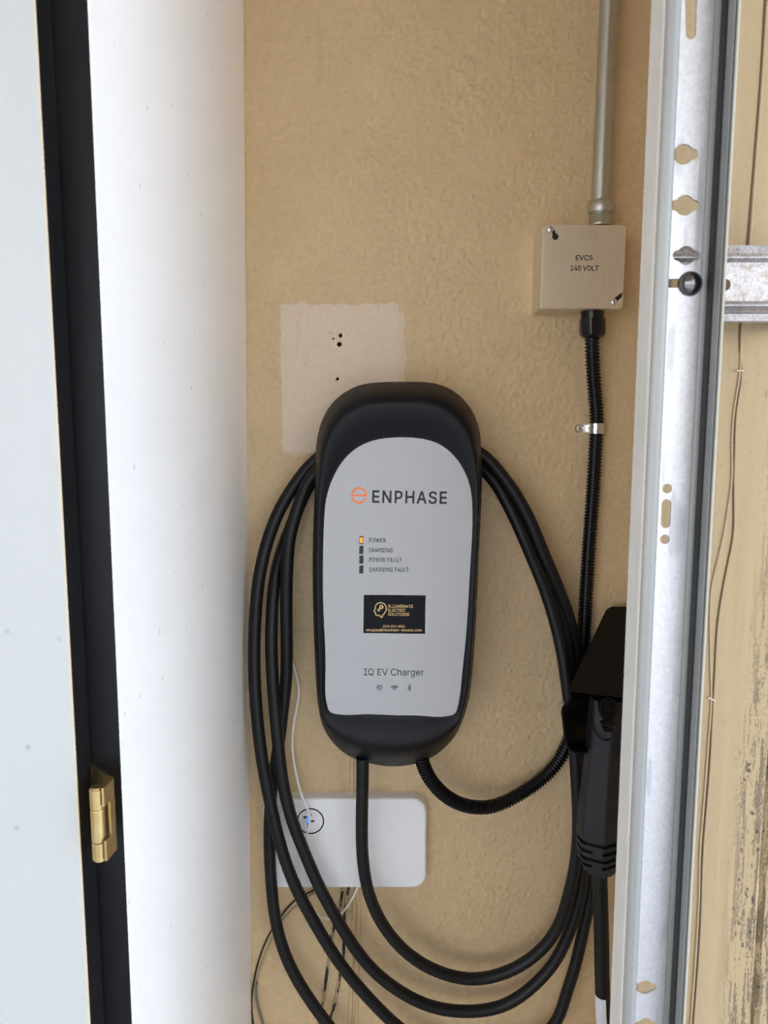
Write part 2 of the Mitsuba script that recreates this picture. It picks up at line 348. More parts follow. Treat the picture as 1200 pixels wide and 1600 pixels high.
# brass hinge
b0, b1 = at(150.5, 1231, -0.556), at(156.5, 1341, -0.556); rb = 10.5 * pxm(153, 1290, -0.556)
b1[0] = b0[0]
segs = [(0.0, 0.285), (0.292, 0.745), (0.752, 1.0)]
add(f'{cab}__hinge__barrel', cat_m(*[rod_profile(b0 + (b1 - b0) * s, b0 + (b1 - b0) * e, [(0, rb * .9), (.03, rb), (.97, rb), (1, rb * .9)]) for s, e in segs], cyl(b0 + [0, 0, .001], b1 - [0, 0, .001], rb * .8)), 'm_brass', smooth=35)
p1, p2, p3 = at(160, 1229, -0.560), at(176, 1216, -0.546), at(141, 1201, -0.5235)
def wall_strip(a, b, z0, z1, t=0.0016):
    d = (b - a)[:2]; d /= np.linalg.norm(d); n = np.array([-d[1], d[0]]) * t / 2
    return hexa([[*(q[:2] + s * n), z0] for q in (a, b) for s in (-1, 1)], [[*(q[:2] + s * n), z1] for q in (a, b) for s in (-1, 1)])
zt, zb = float(p2[2]), float(b1[2]) + .0005
zs1, zs0 = float(at(165, 1256, -0.556)[2]), float(at(166, 1309, -0.556)[2]); pm = p1 + (p2 - p1) * 0.55
add(f'{cab}__hinge__leaf', cat_m(wall_strip(p1, p2, zs1, zt), wall_strip(p1, p2, zb, zs0), wall_strip(pm, p2, zs0, zs1), wall_strip(p2, p3, zb, zt)), 'm_brass')
labels[f'{cab}__hinge'] = {'label': 'brass hinge'}

# ---------------------------------------------------------------- the charger
ch = 'ev_charger'
tag(ch, 'black wall charger with a grey face plate, lettering and a contractor card', 'charger')
out_px = [(752, 700), (749, 850), (744, 960), (738, 1050), (733, 1090), (725, 1120), (712, 1148), (692, 1171), (665, 1188), (635, 1196), (603, 1197), (572, 1191), (545, 1181), (522, 1162), (506, 1138), (498, 1108), (493, 1050),
          (489.5, 960), (489, 850), (492, 750), (495, 690), (502, 660), (516, 634), (537, 614), (562, 602), (600, 597), (640, 596.5), (678, 599), (702, 607), (724, 624), (741, 648), (749, 672)]
fac_px = [(738.5, 790), (735, 890), (729, 990), (722, 1060), (715, 1108), (712, 1115), (704, 1119), (660, 1119.5), (615, 1118.5), (570, 1117), (522, 1116), (515, 1113), (511.5, 1106), (508, 1050), (505, 960), (504, 890), (506, 810), (510, 775),
          (519, 748), (535, 720), (556, 700), (585, 687), (622, 682.5), (655, 684), (688, 694), (712, 714), (729, 742), (736, 765)]
def closed(pts, n=220, smooth=True):
    from scipy.interpolate import splprep, splev
    p = np.array(pts + pts[:1], float); tck, _ = splprep(p.T, s=0, per=True, k=3); return np.array(splev(np.linspace(0, 1, 1500)[:-1], tck)).T
CEN = np.array([621.0, 900.0])
def by_angle(pts, n=240):
    q = closed(pts) - CEN; a = np.arctan2(q[:, 1], q[:, 0]); r = np.hypot(*q.T); o = np.argsort(a); a, r = a[o], r[o]
    # denser samples towards the round ends
    g = np.linspace(-math.pi, math.pi, n, endpoint=False); g = g - 0.0
    rr = np.interp(g, np.r_[a - 2 * math.pi, a, a + 2 * math.pi], np.r_[r, r, r]); return CEN + np.stack([np.cos(g) * rr, np.sin(g) * rr], 1)
OUT, FAC = by_angle(out_px, 320), by_angle(fac_px, 320)
def ring_at(px, Y): return np.array([at(x, y, Y) for x, y in px])
YP = -0.118
WID = np.linalg.norm(OUT - FAC, axis=1) * 0.00086          # how wide the black rim is at each place
def rim_y(t):
    base = -0.078 - 0.0405 * (1 - (1 - min(t / 0.42, 1)) ** 2.2); k = math.sin(math.pi * min(max((t - 0.02) / 0.96, 0), 1) ** 0.72)
    return base - 0.155 * WID * k
rings = []
neck = CEN + (OUT - CEN) * np.array([0.60, 0.66]) + [0, 22]
rings.append(ring_at(neck, -0.0005)); rings.append(ring_at(neck, -0.066))
rings.append(ring_at(CEN + (OUT - CEN) * 0.94, -0.0665)); rings.append(ring_at(CEN + (OUT - CEN) * 0.975, -0.068)); rings.append(ring_at(CEN + (OUT - CEN) * 0.992, -0.072))
for t in np.concatenate([np.linspace(0, 0.1, 5), np.linspace(0.14, 1, 22)]): rings.append(np.array([at(x, y, Y) for (x, y), Y in zip(OUT * (1 - t) + FAC * t, np.broadcast_to(rim_y(t), (len(OUT),)))]))
rings.append(ring_at(FAC, -0.1165))
add(f'{ch}__body', loft(rings), 'm_charger', smooth=40)
fr = [ring_at(FAC + (CEN - FAC) * k, Y) for k, Y in ((0.004, -0.1165), (0.004, YP + 0.0003), (0.008, YP))]
add(f'{ch}__face_plate', loft(fr), 'm_face', smooth=20, label='grey face plate')
fp = f'{ch}__face_plate'
add(f'{fp}__lettering', text_px('\u200a'.join('ENPHASE'), 581.5, 698, 785, 18.5, YP, y1=787, bold=True), 'm_ink', label='black brand lettering')
# emblem: a ring with a bar and gaps
ex, ey, R = 561, 774, 13.2
def arc(a0, a1, r, n=24): return [(ex + r * math.cos(math.radians(a)), ey - r * math.sin(math.radians(a))) for a in np.linspace(a0, a1, n)]
rr = 11.4
add(f'{fp}__emblem', cat_m(line_px(arc(0, 159, rr), 3.0, YP), line_px(arc(200, 335, rr), 3.0, YP), line_px([(ex - 13.2, ey), (ex + 11.4, ey)], 2.8, YP)), 'm_orange', label='orange ring emblem')
for i, (s, x1, y) in enumerate((('POWER', 602.5, 847.2), ('CHARGING', 613.5, 862.5), ('POWER FAULT', 627.5, 877.6), ('CHARGING FAULT', 638.5, 893))):
    add(f'{fp}__lettering', text_px('\u200a'.join(s), 576.7, x1, y, 6.4, YP, y1=y + 0.5, bold=True), 'm_ink')
    q = pxpoly([(561.5, y - 9.6), (568, y - 9.6), (567.6, y + 3), (561.2, y + 3)], YP)
    cx, cz = q.centroid.x, q.centroid.y
    k = add(f'{ch}__indicator_light', soft_plate(q.buffer(-0.0004).buffer(0.0004), YP + 0.0002, 0.0008, 0.0003, 40), 'm_led_off' if i else 'm_led_housing', label=('unlit dark' if i else 'lit amber') + ' indicator light')
    if not i:
        q2 = pxpoly([(562.2, y - 7.6), (567.4, y - 7.6), (567.2, y + 1.0), (562.0, y + 1.0)], YP)
        add(f'{k}__lens', soft_plate(q2, YP - 0.0006, 0.0005, 0.0002, 40), 'm_amber', emitter={'type': 'area', 'radiance': {'type': 'rgb', 'value': [0.045, 0.016, 0.0006]}})
add(f'{fp}__lettering', text_px('IQ EV Charger', 568.8, 662.2, 1055, 10.6, YP, y1=1055.4), 'm_grey_ink')
# three small symbols
sx, sy = 593, 1074.3
sun = [plate(disc(sx, sy, YP, 2.9).difference(disc(sx, sy, YP, 1.9)), YP, 0.0003)] + [line_px([(sx + 3.6 * math.cos(a), sy + 3.6 * math.sin(a)), (sx + 5.2 * math.cos(a), sy + 5.2 * math.sin(a))], 0.9, YP) for a in np.arange(8) * math.pi / 4]
wx, wy = 616.3, 1077.0
wifi = [line_px([(wx + r * math.cos(math.radians(a)), wy - r * 0.78 * math.sin(math.radians(a))) for a in np.linspace(40, 140, 12)], 1.0, YP) for r in (3.0, 5.0, 7.2)] + [plate(disc(wx, wy, YP, 1.0), YP, 0.0003)]
tx, ty = 639.6, 1074.5
bt_ = [line_px([(tx - 2.6, ty - 2.4), (tx + 2.4, ty + 2.3), (tx, ty + 4.8), (tx, ty - 4.8), (tx + 2.4, ty - 2.4), (tx - 2.6, ty + 2.3)], 0.9, YP)]
for s in (sun, wifi, bt_): add(f'{fp}__symbol', cat_m(*s), 'm_grey_ink')
# contractor card
YS = YP - 0.0003
card = f'{ch}__card'
add(card, plate(pxpoly([(568.5, 929.5), (665, 930.3), (663.9, 990.2), (567.8, 989)], YP), YP + 0.0001, 0.0004), 'm_card', label='black contractor card with gold print')
hx, hy = 594, 952.5
head = [(hx + 3.2, hy + 9.2), (hx + 3.6, hy + 11.6), (hx + 0.6, hy + 12.0), (hx - 0.8, hy + 8.8), (hx - 5.6, hy + 9.0), (hx - 7.4, hy + 7.2), (hx - 7.2, hy + 4.4), (hx - 10, hy + 2.6), (hx - 7.6, hy - 1.2), (hx - 7.6, hy - 5.2), (hx - 4.6, hy - 9.6), (hx + 0.8, hy - 11.2), (hx + 6.4, hy - 9.2), (hx + 9.6, hy - 4.4), (hx + 9.6, hy + 0.8), (hx + 6.6, hy + 6.0)]
head = head[3:] + head[:3]
def gear(gx, gy, r, hr): 
    g = unary_union([disc(gx, gy, YS, r, 24)] + [disc(gx + r * math.cos(a), gy + r * math.sin(a), YS, r * .28, 12) for a in np.arange(8) * math.pi / 4]); return plate(g.difference(disc(gx, gy, YS, hr, 16)), YS, 0.0003)
add(f'{card}__emblem', cat_m(line_px(head, 1.7, YS, closed=True), gear(hx + 1.8, hy - 4.2, 3.0, 1.2), gear(hx - 2.2, hy + 0.6, 2.0, 0.9)), 'm_gold', label='gold head outline with gears')
for s, x0, x1, y, c in (('ILLUMINATE', 606.5, 645.5, 949.2, 4.6), ('ELECTRIC', 606.5, 633.5, 955.5, 4.6), ('SOLUTIONS', 606.5, 639.5, 961.8, 4.6), ('(626) 826-8586', 598, 632.8, 980, 3.6), ('douglas@illuminate-electric.com', 571.8, 659, 986.0, 3.9)):
    add(f'{card}__lettering', text_px(s, x0, x1, y, c, YS, y1=y + 0.4, bold=True), 'm_gold')

# ---------------------------------------------------------------- the charging cable: one continuous run, three loops, ending in the plug
RC = 0.0084
path = [  # exit from the charger and first bottom loop
    (566, 1184, -0.094), (566.5, 1205, -0.093), (565.5, 1275, -0.088), (566.5, 1335, -0.080), (575, 1390, -0.072), (598, 1444, -0.064), (640, 1492, -0.056), (690, 1520, -0.050), (740, 1529.5, -0.046), (785, 1521, -0.044), (823, 1502, -0.044),
    (856, 1472, -0.046), (876, 1438, -0.050), (889, 1396, -0.058), (899, 1350, -0.066), (903.5, 1290, -0.072), (902, 1235, -0.073), (899, 1185, -0.073), (894, 1130, -0.072), (888, 1085, -0.070),
    (881, 1034, -0.066), (869, 978, -0.060), (850, 917, -0.056), (832, 873, -0.055), (811, 824, -0.053), (786, 774, -0.046), (760, 738, -0.036), (700, 703, -0.018), (620, 697, -0.013), (540, 712, -0.012), (486, 755, -0.014),
    # second loop
    (466, 795, -0.018), (446, 845, -0.024), (432, 893, -0.036), (425.5, 950, -0.050), (424, 1010, -0.060), (427, 1075, -0.066), (433.5, 1150, -0.070), (441, 1215, -0.071), (454.5, 1275, -0.070), (471, 1320, -0.069), (497, 1381, -0.066), (531, 1444, -0.062), (574, 1506, -0.056), (625, 1549, -0.050), (680, 1574, -0.045), (737, 1580, -0.042), (787, 1570.5, -0.040), (830, 1543, -0.040),
    (864, 1506, -0.041), (884, 1469, -0.042), (898, 1432, -0.044), (908, 1390, -0.048), (913, 1340, -0.052), (912, 1275, -0.053), (906, 1210, -0.053), (901, 1150, -0.053), (897, 1085, -0.051),
    (889, 1020, -0.046), (876, 960, -0.040), (856, 900, -0.036), (833, 845, -0.034), (809, 796, -0.032), (784, 752, -0.028), (757, 722, -0.024), (700, 687, -0.024), (620, 673, -0.025), (550, 684, -0.029), (490, 722, -0.035),
    # third loop
    (466, 750, -0.038), (437, 797, -0.044), (413.5, 862, -0.052), (402, 925, -0.058), (397.5, 1000, -0.062), (397.5, 1050, -0.065), (401.5, 1119, -0.068), (411, 1196, -0.071), (424, 1262, -0.072), (438, 1319, -0.070), (460, 1381, -0.067), (493, 1444, -0.062), (532, 1506, -0.057), (585, 1569, -0.050), (640, 1618, -0.045), (705, 1650, -0.041), (770, 1652, -0.038), (825, 1634, -0.036),
    (866, 1600, -0.035), (884, 1556, -0.034), (899, 1508, -0.034), (909, 1465, -0.034), (918, 1423, -0.034), (924, 1375, -0.034), (922, 1310, -0.034), (914, 1240, -0.034), (906, 1170, -0.034), (904, 1100, -0.034),
    (901, 1036, -0.034), (896, 995, -0.036), (886.5, 958, -0.040), (871.5, 917, -0.046), (850.5, 868, -0.052), (827.5, 813, -0.054), (801, 766, -0.053), (777, 734, -0.051), (755, 712, -0.049), (700, 688, -0.049), (620, 690, -0.049), (550, 702, -0.050), (489, 743, -0.053),
    # last run down to the plug
    (468, 786, -0.055), (456, 825, -0.057), (451, 852, -0.058), (447.5, 925, -0.056), (448, 1000, -0.052), (447, 1060, -0.048), (442, 1110, -0.046), (436, 1160, -0.046), (428, 1210, -0.046), (422, 1265, -0.046), (421, 1319, -0.047), (424, 1381, -0.047), (432, 1444, -0.047), (452, 1506, -0.046), (489, 1569, -0.045), (545, 1640, -0.045), (620, 1710, -0.047), (710, 1755, -0.056), (800, 1768, -0.070), (875, 1745, -0.090), (925, 1690, -0.110), (943, 1620, -0.122),
    (942, 1560, -0.128), (940, 1480, -0.130), (938, 1400, -0.130), (936.5, 1355, -0.128)]
cc = 'charging_cable'
tag(cc, 'thick black charging cable coiled in three loops behind the charger, ending in a plug', 'cable')
pts3, length = spline([at(*q) for q in path], 1500)
rcv = RC + 0.0014 * np.clip((np.arange(1500) - 1415) / 40, 0, 1)
add(f'{cc}__cord', tube(pts3, rcv, 16), 'm_cable', smooth=50)
# plug handle
def hring(px, py, hw, Y, dep, n=72):
    """A cross-section with a soft ridge down its front."""
    a = hw * pxm(px, py, Y); b = dep
    g = Polygon([(0, -b), (a * .93, -b * .52), (a, b * .25), (a * .62, b), (-a * .62, b), (-a, b * .25), (-a * .93, -b * .52)]); r = a * 0.42
    p = ring_of(g.buffer(-r * .6).buffer(r * .6, 8), n); k = at(px, py, Y)
    return np.stack([k[0] + p[:, 0], k[1] + p[:, 1], p[:, 0] * 0 + k[2]], 1)
YH = -0.122
hr = [(950, 1089, 27.5, .022), (949, 1110, 28.5, .023), (946.5, 1150, 29.5, .024), (943.5, 1190, 30, .025), (941, 1225, 31.5, .026), (938.5, 1262, 34, .0275), (936.5, 1300, 34.5, .028), (935.5, 1325, 33.5, .028), (935.5, 1342, 30.5, .0265), (936, 1354, 26, .023), (937, 1361, 19, .018), (937.5, 1364, 12, .0125)]
top_r = [hring(951, 1055, 17, -0.060, .014), hring(951, 1078, 22, -0.095, .018)]
hbody = loft(top_r + [hring(x, y, w, YH, d) for x, y, w, d in hr])
core = loft([hring(x, y, max(w - 7, 4), YH, d - 0.006) for x, y, w, d in hr[1:]])
hm, cm = man(hbody), man(core)
def zat(y): return float(at(936, y, YH - 0.02)[2])
cut = None
xc = float(at(935, 1330, YH - .025)[0])
for y0, y1, half in ((1316, 1322.5, 0), (1329, 1334.5, 1), (1340.5, 1346.5, 0), (1352, 1357, 1)):
    zz0, zz1 = zat(y1), zat(y0)
    for xa, xb in (((xc - .05, xc + .05),) if not half else ((xc - .05, xc - .0055), (xc + .0055, xc + .05))):
        s = man(box(xa, xb, YH - .05, YH + .004, zz0, zz1)) - cm; cut = s if cut is None else cut + s
hm = hm - cut
add(f'{cc}__plug_handle', unman(hm), 'm_handle', smooth=28, label='black plug handle')
# latch button with ridges, and the notch under it
bx = [(949.5 + 13.5 * math.cos(a), 1099 + 30 * math.sin(a) if math.sin(a) > 0 else 1099 + 10 * math.sin(a)) for a in np.linspace(0, 2 * math.pi, 48, endpoint=False)]
YB = YH - 0.0225
hb = f'{cc}__plug_handle__release_button'
inb = [(949.5 + (x - 949.5) * .74, 1099 + (y - 1099) * .86) for x, y in bx]
rim = pxpoly(bx, YB).difference(pxpoly(inb, YB))
add(hb, cat_m(plate(rim, YB + .006, 0.0085), plate(pxpoly(inb, YB), YB + .006, 0.006), *[plate(pxpoly([(941.5, y), (957.5, y), (957.5, y + 3), (941.5, y + 3)], YB), YB, 0.0016) for y in (1093, 1100, 1107, 1114)]), 'm_holster', label='ridged release button')
add(f'{cc}__plug_handle__notch', cat_m(*[plate(pxpoly(q, YB), YB + .004, 0.0054) for q in ([(938, 1128), (961, 1128), (958.5, 1134), (940.5, 1134)], [(941.5, 1136.5), (957.5, 1136.5), (955, 1143), (944, 1143)])]), 'm_holster')
seam = [at(x, y, YH - d) for x, y, d in ((921, 1118, .0135), (924, 1133, .0165), (932, 1147, .0205), (943, 1156, .0240), (955, 1154, .0220), (968, 1143, .0155))]
add(f'{cc}__plug_handle__seam', tube(spline(seam, 30)[0], 0.0009, 8), 'm_holster', smooth=True)
# white label wrapped round the cord near the bottom of the frame
i0 = int(np.argmin(np.linalg.norm(pts3[1250:] - at(942, 1553, -0.128), axis=1))) + 1250; i1 = int(np.argmin(np.linalg.norm(pts3[1250:] - at(942, 1597, -0.124), axis=1))) + 1250
sl = pts3[min(i0, i1):max(i0, i1) + 1]
def wrap(p, r, a0, a1, n=14):
    rr_ = []
    ang = np.radians(np.linspace(a0, a1, n))
    o = np.stack([p + r * (math.cos(a) * np.array([1.0, 0, 0]) + math.sin(a) * np.array([0, -1.0, 0])) for a in ang], 1)
    i_ = np.stack([p + (r - .0003) * (math.cos(a) * np.array([1.0, 0, 0]) + math.sin(a) * np.array([0, -1.0, 0])) for a in ang], 1)
    return loft_strip([np.vstack([x, y[::-1]]) for x, y in zip(o, i_)])
add(f'{cc}__wrap_label', wrap(sl, RC + .0019, 84, 215), 'm_tag', smooth=30, label='white label on the cord')
# ---------------------------------------------------------------- holster
ho = 'plug_holster'
tag(ho, 'black hooded plug holster on the wall holding the charging plug', 'holster')
half_f = [(917, 1178.5), (896, 1176.5), (886.5, 1170), (882.5, 1160), (876.5, 1112), (878, 1104), (887, 1096), (890.5, 1088), (887.5, 1078)]
half_m = [(914, 1161), (910, 1159), (908, 1154), (908, 1148), (907, 1112), (908, 1104), (911, 1096), (913, 1088), (903, 1052)]
half_b = [(935, 1150), (930, 1149), (928, 1146), (927, 1140), (926, 1112), (926, 1104), (928, 1090), (932, 1060), (944, 962)]
AX = 951.0
def both(h, top, Y, ax=AX):
    L = [at(x, y, Y) for x, y in h]; xc_ = at(ax, 1080, Y)[0]
    Tm = [at(x, y, Y) for x, y in top]
    left = L + Tm
    return np.array(left + [np.array([2 * xc_ - p[0], p[1], p[2]]) for p in left[::-1]])
YF, YM, YB2 = -0.148, -0.085, -0.004
sec = [both(half_b, [(947, 953), (955, 948)], YB2 - 0.012, 974), both(half_m, [(906, 1046), (915, 1036)], YM, 960), both(half_f, [(888, 1077.5), (900, 1078.6)], YF)]
# the hood's sloping top is straight from back to front
for p in sec[2][8:-8]: p[2] -= 0.115 * (p[0] - sec[2][8, 0])
for p in sec[2][-8:]: p[2] -= 0.115 * (sec[2][-9, 0] - sec[2][8, 0])
tb_, tf_ = np.array(both(half_b, [(947, 953), (955, 948)], YB2 - 0.012, 974)), sec[2]
w_ = (YM - (YB2 - 0.012)) / (YF - (YB2 - 0.012))
n_ = len(tb_)
for i in range(8, n_ - 8): sec[1][i] = tb_[i] * (1 - w_) + tf_[i] * w_
def shell(secs, th):
    """An open strip of surface, given as rows of points, with a thickness towards its axis."""
    secs = np.array(secs); cen = secs.mean(1, keepdims=True); inn = secs.copy()
    d = cen - secs; d[..., 1] = 0; inn += d / np.linalg.norm(d, axis=2, keepdims=True) * th
    return loft_strip([np.vstack([a, b[::-1]]) for a, b in zip(secs, inn)])
add(f'{ho}__hood', shell(sec, 0.0026), 'm_holster', smooth=30)
zt_, zb_ = float(at(950, 948, YB2)[2]), float(at(950, 1150, YB2)[2]); xa_, xb_ = float(at(948, 1000, -.018)[0]), float(at(1002, 1000, -.018)[0])
add(f'{ho}__back_plate', plate(rrect(xa_, xb_, zb_ + .01, zt_ - .006, 0.008), -0.0, 0.018), 'm_holster')
xm = float(at(958, 1080, -0.06)[0]); zz = float(at(AX, 1085, -0.06)[2])
add(f'{ho}__socket', rod_profile([xm, -0.017, zz - .012], [xm, -0.092, zz - .005], [(0, .019), (.9, .019), (1, .017)]), 'm_holster', smooth=40)
add(f'{ho}__screw', cyl(at(878.5, 1098, -0.1475) , at(878.5, 1098, -0.151), 0.0022, 16), 'm_wire_grey', smooth=40)

# ---------------------------------------------------------------- corrugated conduit from the box to the charger, its gland, its strap
fc = 'flexible_conduit'
tag(fc, 'black corrugated conduit running from the junction box down to the charger', 'conduit')
cpath = [(925, 520, -0.030), (925.5, 545, -0.027), (928.5, 600, -0.018), (932.5, 655, -0.012), (931, 690, -0.0115), (927, 760, -0.013), (920.5, 850, -0.013), (914.5, 950, -0.0125), (909.5, 1030, -0.0125), (903, 1100, -0.0125), (891, 1150, -0.014), (868.5, 1194, -0.018), (840, 1222, -0.026), (808, 1243, -0.036), (772, 1259, -0.046), (741, 1261, -0.055), (710, 1252, -0.064), (683, 1231, -0.072), (667, 1208, -0.078), (660, 1190, -0.082), (658.5, 1180, -0.084)]
_, cl = spline([at(*q) for q in cpath], 50)
pitch = 0.0046; nn = int(cl / pitch) * 6
cp, _ = spline([at(*q) for q in cpath], nn)
ph = np.arange(nn) / 6.0 * 2 * math.pi
rad = 0.0088 + 0.0011 * np.tanh(2.2 * np.cos(ph))
add(f'{fc}__tube', tube(cp, rad, 16), 'm_conduit', smooth=35)
g0, g1 = at(925.5, 487, -0.030), at(925.5, 528, -0.030)
kx = pxm(925, 505, -0.03)
def hexring(c, r, n=8, flute=0.06): 
    a = np.arange(64) / 64 * 2 * math.pi; q = r * (1 - flute * (0.5 + 0.5 * np.cos(n * a))); return np.stack([c[0] + q * np.cos(a), c[1] + q * np.sin(a), a * 0 + c[2]], 1)
add(f'{fc}__gland', loft([hexring(g0 + (g1 - g0) * s, r * kx, 8, f) for s, r, f in ((-0.05, 17.5, 0), (0.27, 17.5, 0), (0.28, 19.8, .05), (0.8, 19.8, .05), (0.93, 18, .03), (1.0, 13.5, 0), (1.02, 11, 0))]), 'm_conduit', smooth=30, label='black compression gland')
st = 'conduit_strap'
tag(st, 'small zinc strap screwed to the wall holding the corrugated conduit', 'strap')
cen = at(931.8, 669.5, -0.012); zs0_, zs1_ = float(at(932, 677.5, -0.02)[2]), float(at(932, 661.5, -0.02)[2]); zm = (zs0_ + zs1_) / 2; rs = 0.0107
def strap_band(z0, z1, r):
    a = np.radians(np.linspace(-10, 180, 22)); o = [[cen[0] + r * math.cos(t), cen[1] - r * math.sin(t)] for t in a]; o = o + [[cen[0] - r - .0006, -0.0004]]
    i_ = [[cen[0] + (r - .001) * math.cos(t), cen[1] - (r - .001) * math.sin(t)] for t in a] + [[cen[0] - r + .0009, -0.0004]]
    return loft_strip([np.array([[*p, z] for p in o + i_[::-1]]) for z in (z0, z1)])
ear = at(904, 670, 0)
earp = unary_union([Point(ear[0], zm).buffer(0.0062), sbox(ear[0], zm - .0045, cen[0] - rs + .0006, zm + .0045)])
add(f'{st}__band', cat_m(strap_band(zs0_, zm - .0015, rs), strap_band(zm - .0009, zm + .0009, rs + .0006), strap_band(zm + .0015, zs1_, rs), strap_band(zm - .0016, zm + .0016, rs - .0002), plate(earp, 0, 0.0013), plate(sbox(ear[0] + .006, zm - .0011, cen[0] - rs, zm + .0011), -0.0012, 0.0012)), 'm_zinc', smooth=30)
hd = front(trimesh.creation.icosphere(3, 0.0044), 0); hd.apply_scale([1, .45, 1]); hd.apply_translation([ear[0] + .0008, -0.0013, zm])
cr = cat_m(box(ear[0] - .0018, ear[0] + .0034, -.0037, -.0030, zm - .0004, zm + .0004), box(ear[0] + .0004, ear[0] + .0012, -.0037, -.0030, zm - .0026, zm + .0026))
add(f'{st}__screw', hd, 'm_steel', smooth=True); add(f'{st}__screw__cross_slot', cr, 'm_ink')

# ---------------------------------------------------------------- junction box and rigid pipe above
jb = 'junction_box'
tag(jb, 'square galvanised junction box with a lettered cover below the rigid pipe', 'junction box')
YBX = -0.054
body_px = [(853.5, 354), (975.5, 354), (969.5, 480), (847.5, 480)]
bp = pxpoly(body_px, YBX)
x0_, z0_, x1_, z1_ = bp.bounds
add(f'{jb}__body', plate(rrect(x0_ - .003, x1_ - .001, z0_ - .002, z1_, .003), 0, 0.054), 'm_steel')
cvp = pxpoly([(851, 351.5), (978, 352.5), (972, 483), (845, 481)], YBX).buffer(-.005).buffer(.005, 10)
keyh = unary_union([disc(867.3, 370.2, YBX, 5), line_px and pxpoly([(859, 357), (863, 354.5), (869, 366), (864, 369)], YBX)])
notch = pxpoly([(974, 456), (971.5, 463), (961, 473), (958, 469), (966, 462)], YBX).buffer(.0006)
add(f'{jb}__cover', plate(cvp.difference(keyh).difference(notch), YBX, 0.0018), 'm_steel', label='flat cover plate')
inq = cvp.buffer(-.0015)
add(f'{jb}__gap', plate(inq, YBX + .0001, 0.0003), 'm_dark')
for x, y in ((860, 358.5), (959.5, 472)):
    s = trimesh.creation.icosphere(3, 0.0042); s.apply_scale([1, .5, 1]); s.apply_translation(at(x, y, YBX - .0016)); s2 = box(-.003, .003, -.0004, .0004, -.0004, .0004); s2.apply_translation(at(x, y, YBX - .0036))
    add(f'{jb}__screw', cat_m(s), 'm_zinc', smooth=True)
YL = YBX - 0.0018
add(f'{jb}__cover__lettering', text_px('EVCS', 899.5, 926, 406.6, 7.4, YL, depth=.0002, bold=True), 'm_grey_ink'); add(f'{jb}__cover__lettering', text_px('240 VOLT', 891, 935, 423, 7.6, YL, depth=.0002, bold=True), 'm_grey_ink')
for i in range(3):   # knockouts on the left side
    q = at(840, 380 + 38 * i, -0.027); k = rod_profile([x0_ - .0031, q[1], q[2]], [x0_ - .0036, q[1], q[2]], [(0, .0105), (1, .0102)]); add(f'{jb}__knockout', k, 'm_steel')
pp = 'rigid_conduit'
tag(pp, 'grey galvanised rigid pipe rising from the junction box to the ceiling', 'pipe')
YE = -0.026
e0 = at(938.6, 316, YE); e1 = at(952.5, -6, YE); e1 = e0 + (e1 - e0) * (2.598 - e0[2]) / (e1[2] - e0[2])
add(f'{pp}__pipe', cyl(e0, e1, 0.0119, 32), 'm_emt', smooth=40)
c0, c1 = at(938.2, 352, YE), at(938.6, 313, YE); k = pxm(938, 330, YE)
c1[0] = c0[0] + .0006
add(f'{pp}__coupling', rod_profile(c0, c1, [(-.05, 17.6 * k)] + [(0.03 + .05 * i + j * .02, (17.6 + (.5 if j % 2 else 0)) * k) for i in range(8) for j in range(2)] + [(.46, 17.6 * k), (.47, 19.6 * k), (.56, 21 * k), (.70, 21.2 * k), (.82, 20.4 * k), (.92, 18 * k), (.99, 15 * k), (1.0, 13.6 * k)]), 'm_emt', smooth=30, label='threaded compression coupling')

# ---------------------------------------------------------------- white control box low on the wall, and thin wires
hub = 'control_box'
tag(hub, 'white rounded plastic control box on the wall under the charger', 'control box')
YHB = -0.022
hp = pxpoly([(412, 1249), (667, 1248), (666, 1387), (413, 1388)], YHB); xh0, zh0, xh1, zh1 = hp.bounds
hp = rrect(xh0, xh1, zh0, zh1, .021, 14)
add(f'{hub}__body', soft_plate(hp, 0, 0.022, 0.004, 200, 6), 'm_hub', smooth=40)
YR = YHB - 0.0001
add(f'{hub}__button_ring', plate(disc(485, 1283, YR, 21.5, 96).difference(disc(485, 1283, YR, 19.4, 96)), YR + .0002, 0.0004), 'm_ink', label='black ring around the button')
add(f'{hub}__button_mark', cat_m(*[plate(pxpoly(q, YR), YR + .0002, .0004) for q in ([(474, 1275.5), (481, 1275.5), (481, 1278.5), (474, 1278.5)], [(486, 1281.5), (491, 1281.5), (491, 1284.5), (486, 1284.5)], [(483.5, 1272), (487, 1272), (487, 1274), (483.5, 1274)], [(480, 1285), (483, 1285), (482.5, 1297), (480.5, 1295)])]), 'm_ink')
add(f'{hub}__status_light', soft_plate(pxpoly([(479, 1277), (483.5, 1273), (485, 1285), (481, 1288)], YR), YR, .0006, .0002, 40), 'm_blue', label='glowing blue status light', emitter={'type': 'area', 'radiance': {'type': 'rgb', 'value': [0.004, 0.020, 0.11]}})
add('white_wire', pxtube([(449, 1010, -.006), (458.5, 1040, -.008), (467, 1076, -.012), (461.5, 1118, -.016), (456.8, 1158, -.020), (460.5, 1198, -.028), (469, 1235, -.0405), (476, 1254, -.042), (484, 1276, -.042), (480, 1302, -.0415), (472, 1342, -.041), (469, 1372, -.0405), (478, 1406, -.036), (492, 1424, -.030), (507.5, 1434.5, -.024), (522, 1435, -.020), (533, 1428, -.017), (548, 1408, -.012), (559.5, 1384, -.009)], 0.00165, 120, 10), 'm_white_wire', smooth=True,
    label='thin white wire looping down in front of the white control box', cat='wire')
